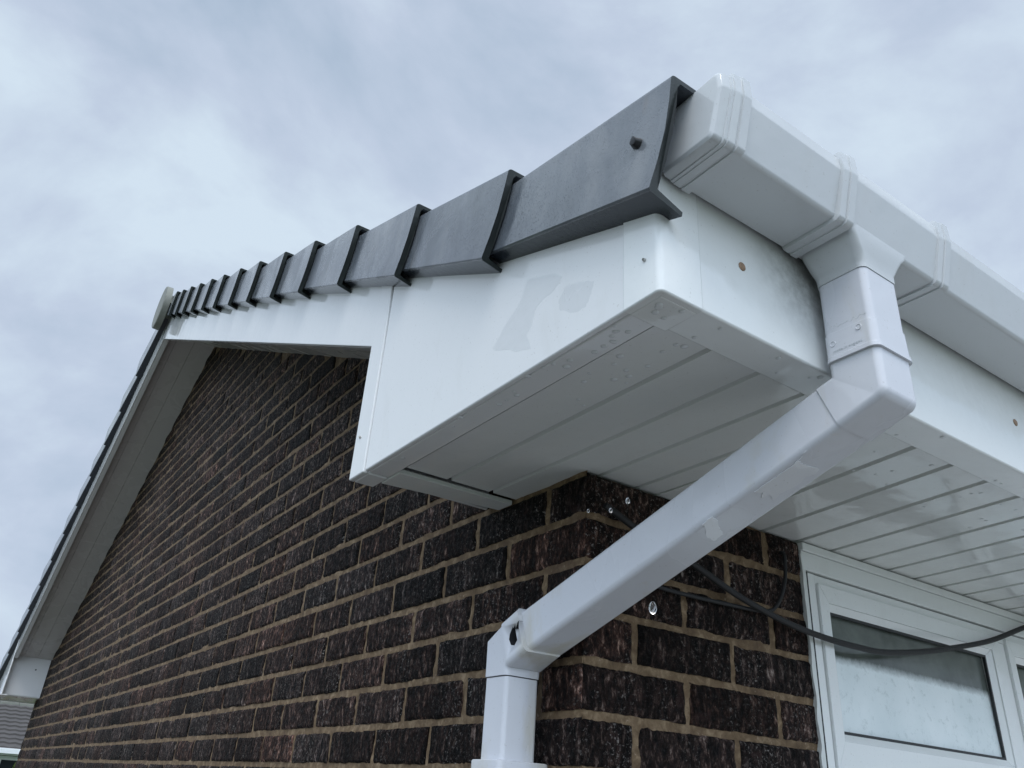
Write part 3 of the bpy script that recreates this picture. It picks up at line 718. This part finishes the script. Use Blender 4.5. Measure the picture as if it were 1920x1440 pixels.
# ---------------------------------------------------------------- films and marks left by the rain
M['film'] = pvc('water_film', (.80, .81, .84), amt=0, r0=.015, r1=.03, bmp=.0002)  # the film's sky reflection is painted in as a paler base
M['dull'] = pvc('dull_dry_patch', (.705, .72, .725), amt=.3, r0=.25, r1=.32)
def patch(name, P, off, th, mat, parent):
    P = [Vector(p) for p in P]; off = Vector(off); Q = []
    for i, p in enumerate(P):                     # ragged outline
        q = P[(i + 1) % len(P)]
        for k in range(5):
            t_ = k / 5; c0 = p.lerp(q, t_); Q.append(c0 + Vector((n3(c0.x * 300, c0.y * 300, c0.z * 300 + 1), n3(c0.x * 300, c0.y * 300, c0.z * 300 + 5), n3(c0.x * 300, c0.y * 300, c0.z * 300 + 9))) * .0022 * (1 if k else .4))
    c0 = sum(Q, Vector()) / len(Q); nrm = off.normalized(); Q = [q - nrm * (q - c0).dot(nrm) for q in Q]
    mb = MB(); mb.prism(Q, tuple(off.normalized() * -.0004), tuple(off.normalized() * th)); return mb.build(name, M[mat], parent, smooth=False)
DN = (0, -TP, -1)
patch('water_film', [(-0.0268, -0.4373, -0.101), (-0.0215, -0.4231, -0.1067), (-0.0215, -0.4043, -0.1143), (-0.0247, -0.3859, -0.1217), (-0.0281, -0.3584, -0.1329), (-0.0148, -0.3613, -0.1317), (-0.0087, -0.3525, -0.1353), (-0.0057, -0.3626, -0.1312), (0.0108, -0.3577, -0.1331), (0.0071, -0.3699, -0.1282), (0.0163, -0.3891, -0.1205), (0.0133, -0.4054, -0.1139), (0.0213, -0.4129, -0.1108), (0.0183, -0.4203, -0.1079), (-0.0059, -0.419, -0.1084), (-0.0195, -0.4198, -0.1081)], DN, .0003, 'film', dp)
patch('water_film', [(-0.0440, -0.3036, -0.155), (-0.0440, -0.2868, -0.1618), (-0.0342, -0.2821, -0.1637), (-0.0165, -0.2692, -0.1689), (-0.0016, -0.2671, -0.1697), (-0.001, -0.2819, -0.1638), (-0.0147, -0.2894, -0.1608), (-0.0338, -0.3013, -0.1559)], DN, .0003, 'film', dp)
patch('dull_patch', [(-B_, y, z) for y, z in [(-0.2089, 0.1485), (-0.2015, 0.1356), (-0.1925, 0.1158), (-0.167, 0.1041), (-0.1507, 0.0875), (-0.1331, 0.0729), (-0.1494, 0.0619), (-0.1728, 0.0539), (-0.1938, 0.0404), (-0.228, 0.031), (-0.2153, 0.0578), (-0.2266, 0.0696), (-0.2313, 0.0875), (-0.2449, 0.0952), (-0.2725, 0.0982), (-0.2873, 0.1105), (-0.2749, 0.1231), (-0.2417, 0.1368)]], (-1, 0, 0), .00006, 'dull', bxb)
patch('dull_patch', [(-B_, y, z) for y, z in [(-0.2977, 0.092), (-0.3256, 0.0827), (-0.3523, 0.0692), (-0.3475, 0.0535), (-0.3376, 0.0401), (-0.3201, 0.0409), (-0.2864, 0.0597), (-0.2824, 0.0761)]], (-1, 0, 0), .00006, 'dull', bxb)

# ---------------------------------------------------------------- screws on the side boards
screw((-B_ - .0025, -.4413, .0477), (-1, 0, 0), .0022, 'steel', ct, .003)
screw((-B_ - .0018, .2953, .0754), (-1, 0, 0), .0026, 'steel', tr, .003)
screw((-.092, W_ - .2534, .215), (0, -1, 0), .006, 'gasket', pe, .002)

# ---------------------------------------------------------------- cables
def cable(name, pts, r, label):
    mb = MB(); tube(mb, smooth_path(pts, 8), r, 12); o = mb.build(name, M['cable'], angle=80)
    return tag(o, label, 'cable')
cable('cable', [(.03, -.012, -.050), (.12, -.016, -.083), (.219, -.020, -.109), (.3109, -.020, -.1378), (.4002, -.020, -.1586), (.4952, -.020, -.1731), (.588, -.0215, -.1803), (.668, -.0215, -.1815), (.7496, -.0215, -.1788), (.8915, -.021, -.1574), (1.0185, -.02, -.131), (1.19, -.02, -.090), (1.3707, -.02, -.0317), (1.50, -.016, .004)],
      .0058, 'thick black cable sagging across the window head from behind the sloping pipe')
cable('cable', [(.02, -.006, -.140), (.1431, -.0085, -.159), (.2215, -.0085, -.161), (.3201, -.0085, -.159), (.399, -.0085, -.1560), (.432, -.008, -.150)],
      .0036, 'thin grey cable clipped flat along a mortar joint of the brickwork')
cable('cable', [(.4828, -.001, -.030), (.4838, -.009, -.036), (.4815, -.0095, -.0726), (.474, -.0095, -.097), (.465, -.009, -.1167), (.450, -.0085, -.137), (.4383, -.008, -.1469), (.430, -.008, -.150)],
      .0036, 'short thin cable curling down out of the top of the brick wall beside the window')

# ---------------------------------------------------------------- water
wd = MB(); random.seed(9)
def bead(x, y, z, r, fl=.3):
    vs = []; n = 12
    for j in range(5):
        a = pi / 2 * j / 4; vs += [(x + r * cos(a) * cos(2 * pi * k / n), y + r * cos(a) * sin(2 * pi * k / n), z - r * fl * sin(a)) for k in range(n)]
    fs = [(j * n + k, j * n + (k + 1) % n, (j + 1) * n + (k + 1) % n, (j + 1) * n + k) for j in range(4) for k in range(n)] + [tuple(range(n))]
    wd.add(vs, fs)
for i in range(22): bead(-B_ + random.uniform(.006, .036), random.uniform(-.38, .20), -.0002, random.uniform(.0022, .0055))
for i in range(14): bead(random.uniform(-.215, -.155), random.uniform(-.39, -.18), .0083, random.uniform(.0025, .0055))
for i in range(46):
    x = random.uniform(-.2, 1.6); bead(x, -A_ + random.uniform(.006, .047), -.0002, random.uniform(.0018, .0042))
for i in range(30):
    x = random.uniform(.2, 1.2); bead(x, random.uniform(-.395, -.25), .0058, random.uniform(.0018, .0040))
for i in range(5): bead(cx0 + random.uniform(.015, .05), cy0 + random.uniform(.015, .05), -.0022, random.uniform(.003, .0055))
tag(wd.build('water_droplets', M['pvc_drop'], angle=89), 'water droplets hanging under the white soffit and fascia lips', 'water droplets', kind='stuff')
def ray(px, py, dist):
    d = RIGHT * ((px - 960) / FPX) + DOWN * ((py - 720) / FPX) + FWD; return CP + d.normalized() * dist
for i, (px, py, ds, r, lab) in enumerate(((1224, 1140, .80, .0045, 'largest bright raindrop, falling below the sloping pipe'), (1177, 939, .95, .0030, 'raindrop falling just right of the wall corner under the soffit'),
                               (1145, 957, .95, .0024, 'small raindrop falling just below and left of its brighter neighbour'), (1103, 958, 1.0, .0020, 'tiny raindrop falling in front of the wall corner itself'))):
    mb = MB(); c0 = ray(px, py, ds); n = 16; rings = []
    for j in range(1, 12):
        a = pi * j / 12; rings.append([c0 + Vector((r * .85 * sin(a) * cos(2 * pi * k / n), r * .85 * sin(a) * sin(2 * pi * k / n), r * 1.35 * cos(a))) for k in range(n)])
    mb.loft(rings); tag(mb.build('raindrop', M['water'], angle=89), lab, 'raindrop', 'raindrops falling past the wall')

# ---------------------------------------------------------------- ground and the bungalow across the way
gm = MB(); gm.add([(-600, -600, GZ - .02), (600, -600, GZ - .02), (600, 600, GZ - .02), (-600, 600, GZ - .02)], [(0, 1, 2, 3)])
tag(gm.build('ground', M['grass']), kind='structure')
pm = MB(); pm.box(-5, 12, -6, -.0, GZ - .03, GZ); pm.box(-5, -.001, .0, 9, GZ - .03, GZ)
tag(pm.build('path', M['ground']), kind='structure')
M['bounce_patio'] = plain('pale_concrete', (.44, .43, .41), .6, bs=.3, var=.15, vscale=2)
pt_ = MB(); pt_.box(.75, 9, -4.2, -.004, GZ - .02, GZ + .04); tag(pt_.build('bounce_patio', M['bounce_patio']), kind='structure')  # unseen slab, added to bounce light up under the right eaves
nb = thing('bungalow', 'distant bungalow with grey interlocking tiled roof and white gutter, beyond the gable wall', 'house', (0, 21.5, GZ))
NY = 21.5; EZ = CP.z + math.tan(radians(.82)) * (NY - CP.y); RZ = CP.z + math.tan(radians(3.12)) * (NY + 3.2 - CP.y)
nr = MB(); courses = 11
for i in range(courses):
    t0, t1 = i / courses, (i + 1) / courses; nx = 130
    for (ta, tb, lift_a, lift_b) in ((t0, t1, .035, 0.0),):
        ya, yb_ = NY - .1 + 3.3 * ta, NY - .1 + 3.3 * tb; za, zb3 = EZ + (RZ - EZ) * ta + lift_a, EZ + (RZ - EZ) * tb + lift_b
        top_ = []; bot = []
        for k in range(nx + 1):
            x = -9 + 15 * k / nx; wv = .018 * (1 if (k // 1) % 2 else 0)
            top_.append((x, yb_, zb3 + wv)); bot.append((x, ya, za + wv))
        low = [(x, y, z - .05) for x, y, z in bot]
        vs = bot + top_ + low; m1 = nx + 1
        nr.add(vs, [(k, k + 1, m1 + k + 1, m1 + k) for k in range(nx)] + [(2 * m1 + k, 2 * m1 + k + 1, k + 1, k) for k in range(nx)])
nr.prism([(-9, NY - .1, EZ), (-9, NY + 3.2, RZ), (-9, NY + 6.5, EZ)], (0, 0, 0), (15, 0, 0))
nro = nr.build('roof', M['ntile'], nb, fixn=False, angle=20)
nd = MB()
for k in range(34): tube(nd, [(-9 + .45 * k, NY + 3.2, RZ), (-9 + .45 * k + .44, NY + 3.2, RZ + .01)], [.13, .12], 10)
nd.build('ridge', M['ridge'], nb)
ng = MB(); ng.box(-9.1, 6.1, NY - .22, NY - .10, EZ - .10, EZ + .01); ng.box(-9.1, 6.1, NY - .09, NY - .05, EZ - .13, EZ - .02); ng.build('gutter', M['nwhite'], nb, bevel=.01)
nw = MB(); nw.box(-8.7, 5.7, NY + .35, NY + 6, GZ - .05, EZ - .02); nw.build('wall', M['nwall'], nb)
ns = MB(); ns.box(-9, 6, NY - .05, NY + .4, EZ - .13, EZ - .115); ns.build('soffit', M['nwhite'], nb)
for (wx0, wx1) in ((.10, 1.55), (-4.5, -2.5)):
    z0, z1 = EZ - .70, EZ - .14
    q = MB()
    q.box(wx0, wx1, NY + .28, NY + .345, z0, z0 + .07); q.box(wx0, wx1, NY + .28, NY + .345, z1 - .08, z1)
    nq = 3; ww = (wx1 - wx0) / nq
    for k in range(nq + 1): q.box(wx0 + ww * k - .045, wx0 + ww * k + .045, NY + .282, NY + .345, z0 + .071, z1 - .081)
    wo = q.build('window', M['nwhite'], nb); q2 = MB(); q2.box(wx0, wx1, NY + .32, NY + .33, z0 + .05, z1 - .05); g2 = q2.build('pane', M['nglass'], nb); g2.parent = wo; g2.matrix_parent_inverse = Matrix.Translation(-nb.location)
    g2.matrix_parent_inverse = Matrix.Identity(4); g2.matrix_parent_inverse = wo.matrix_parent_inverse.copy() if False else Matrix.Identity(4)
# bush in front of it
bx = ray(64, 1440, 17.5); bx.z = GZ
bu = thing('bush', 'leafy green garden bush in front of the distant bungalow, low at the left edge', 'bush', (bx.x, bx.y, GZ)); random.seed(3)
lf = MB()
for i in range(2600):
    a = random.uniform(0, 2 * pi); rr_ = .50 * random.random() ** .5; hz = random.uniform(.2, 1.0); topz = 1.80 + .35 * n3(cos(a) * rr_ * 3, sin(a) * rr_ * 3, 2)
    p0 = Vector((bx.x + rr_ * cos(a) * (1.1 - .5 * hz), bx.y + rr_ * sin(a), GZ + hz * topz))
    u = Vector((random.gauss(0, 1), random.gauss(0, 1), random.gauss(0, 1))).normalized(); v2 = u.orthogonal().normalized(); s_ = random.uniform(.025, .06)
    lf.add([p0 - u * s_, p0 + v2 * s_ * .45, p0 + u * s_, p0 - v2 * s_ * .45], [(0, 1, 2, 3)])
lf.build('foliage', M['leaf'], bu, smooth=False, fixn=False)
sm = MB()
for k in range(5):
    a = k * 1.3; tube(sm, [(bx.x + .05 * cos(a), bx.y + .05 * sin(a), GZ), (bx.x + .25 * cos(a), bx.y + .25 * sin(a), GZ + .8), (bx.x + .4 * cos(a), bx.y + .4 * sin(a), GZ + 1.4)], [.02, .014, .006], 6)
sm.build('stem', M['stem'], bu)
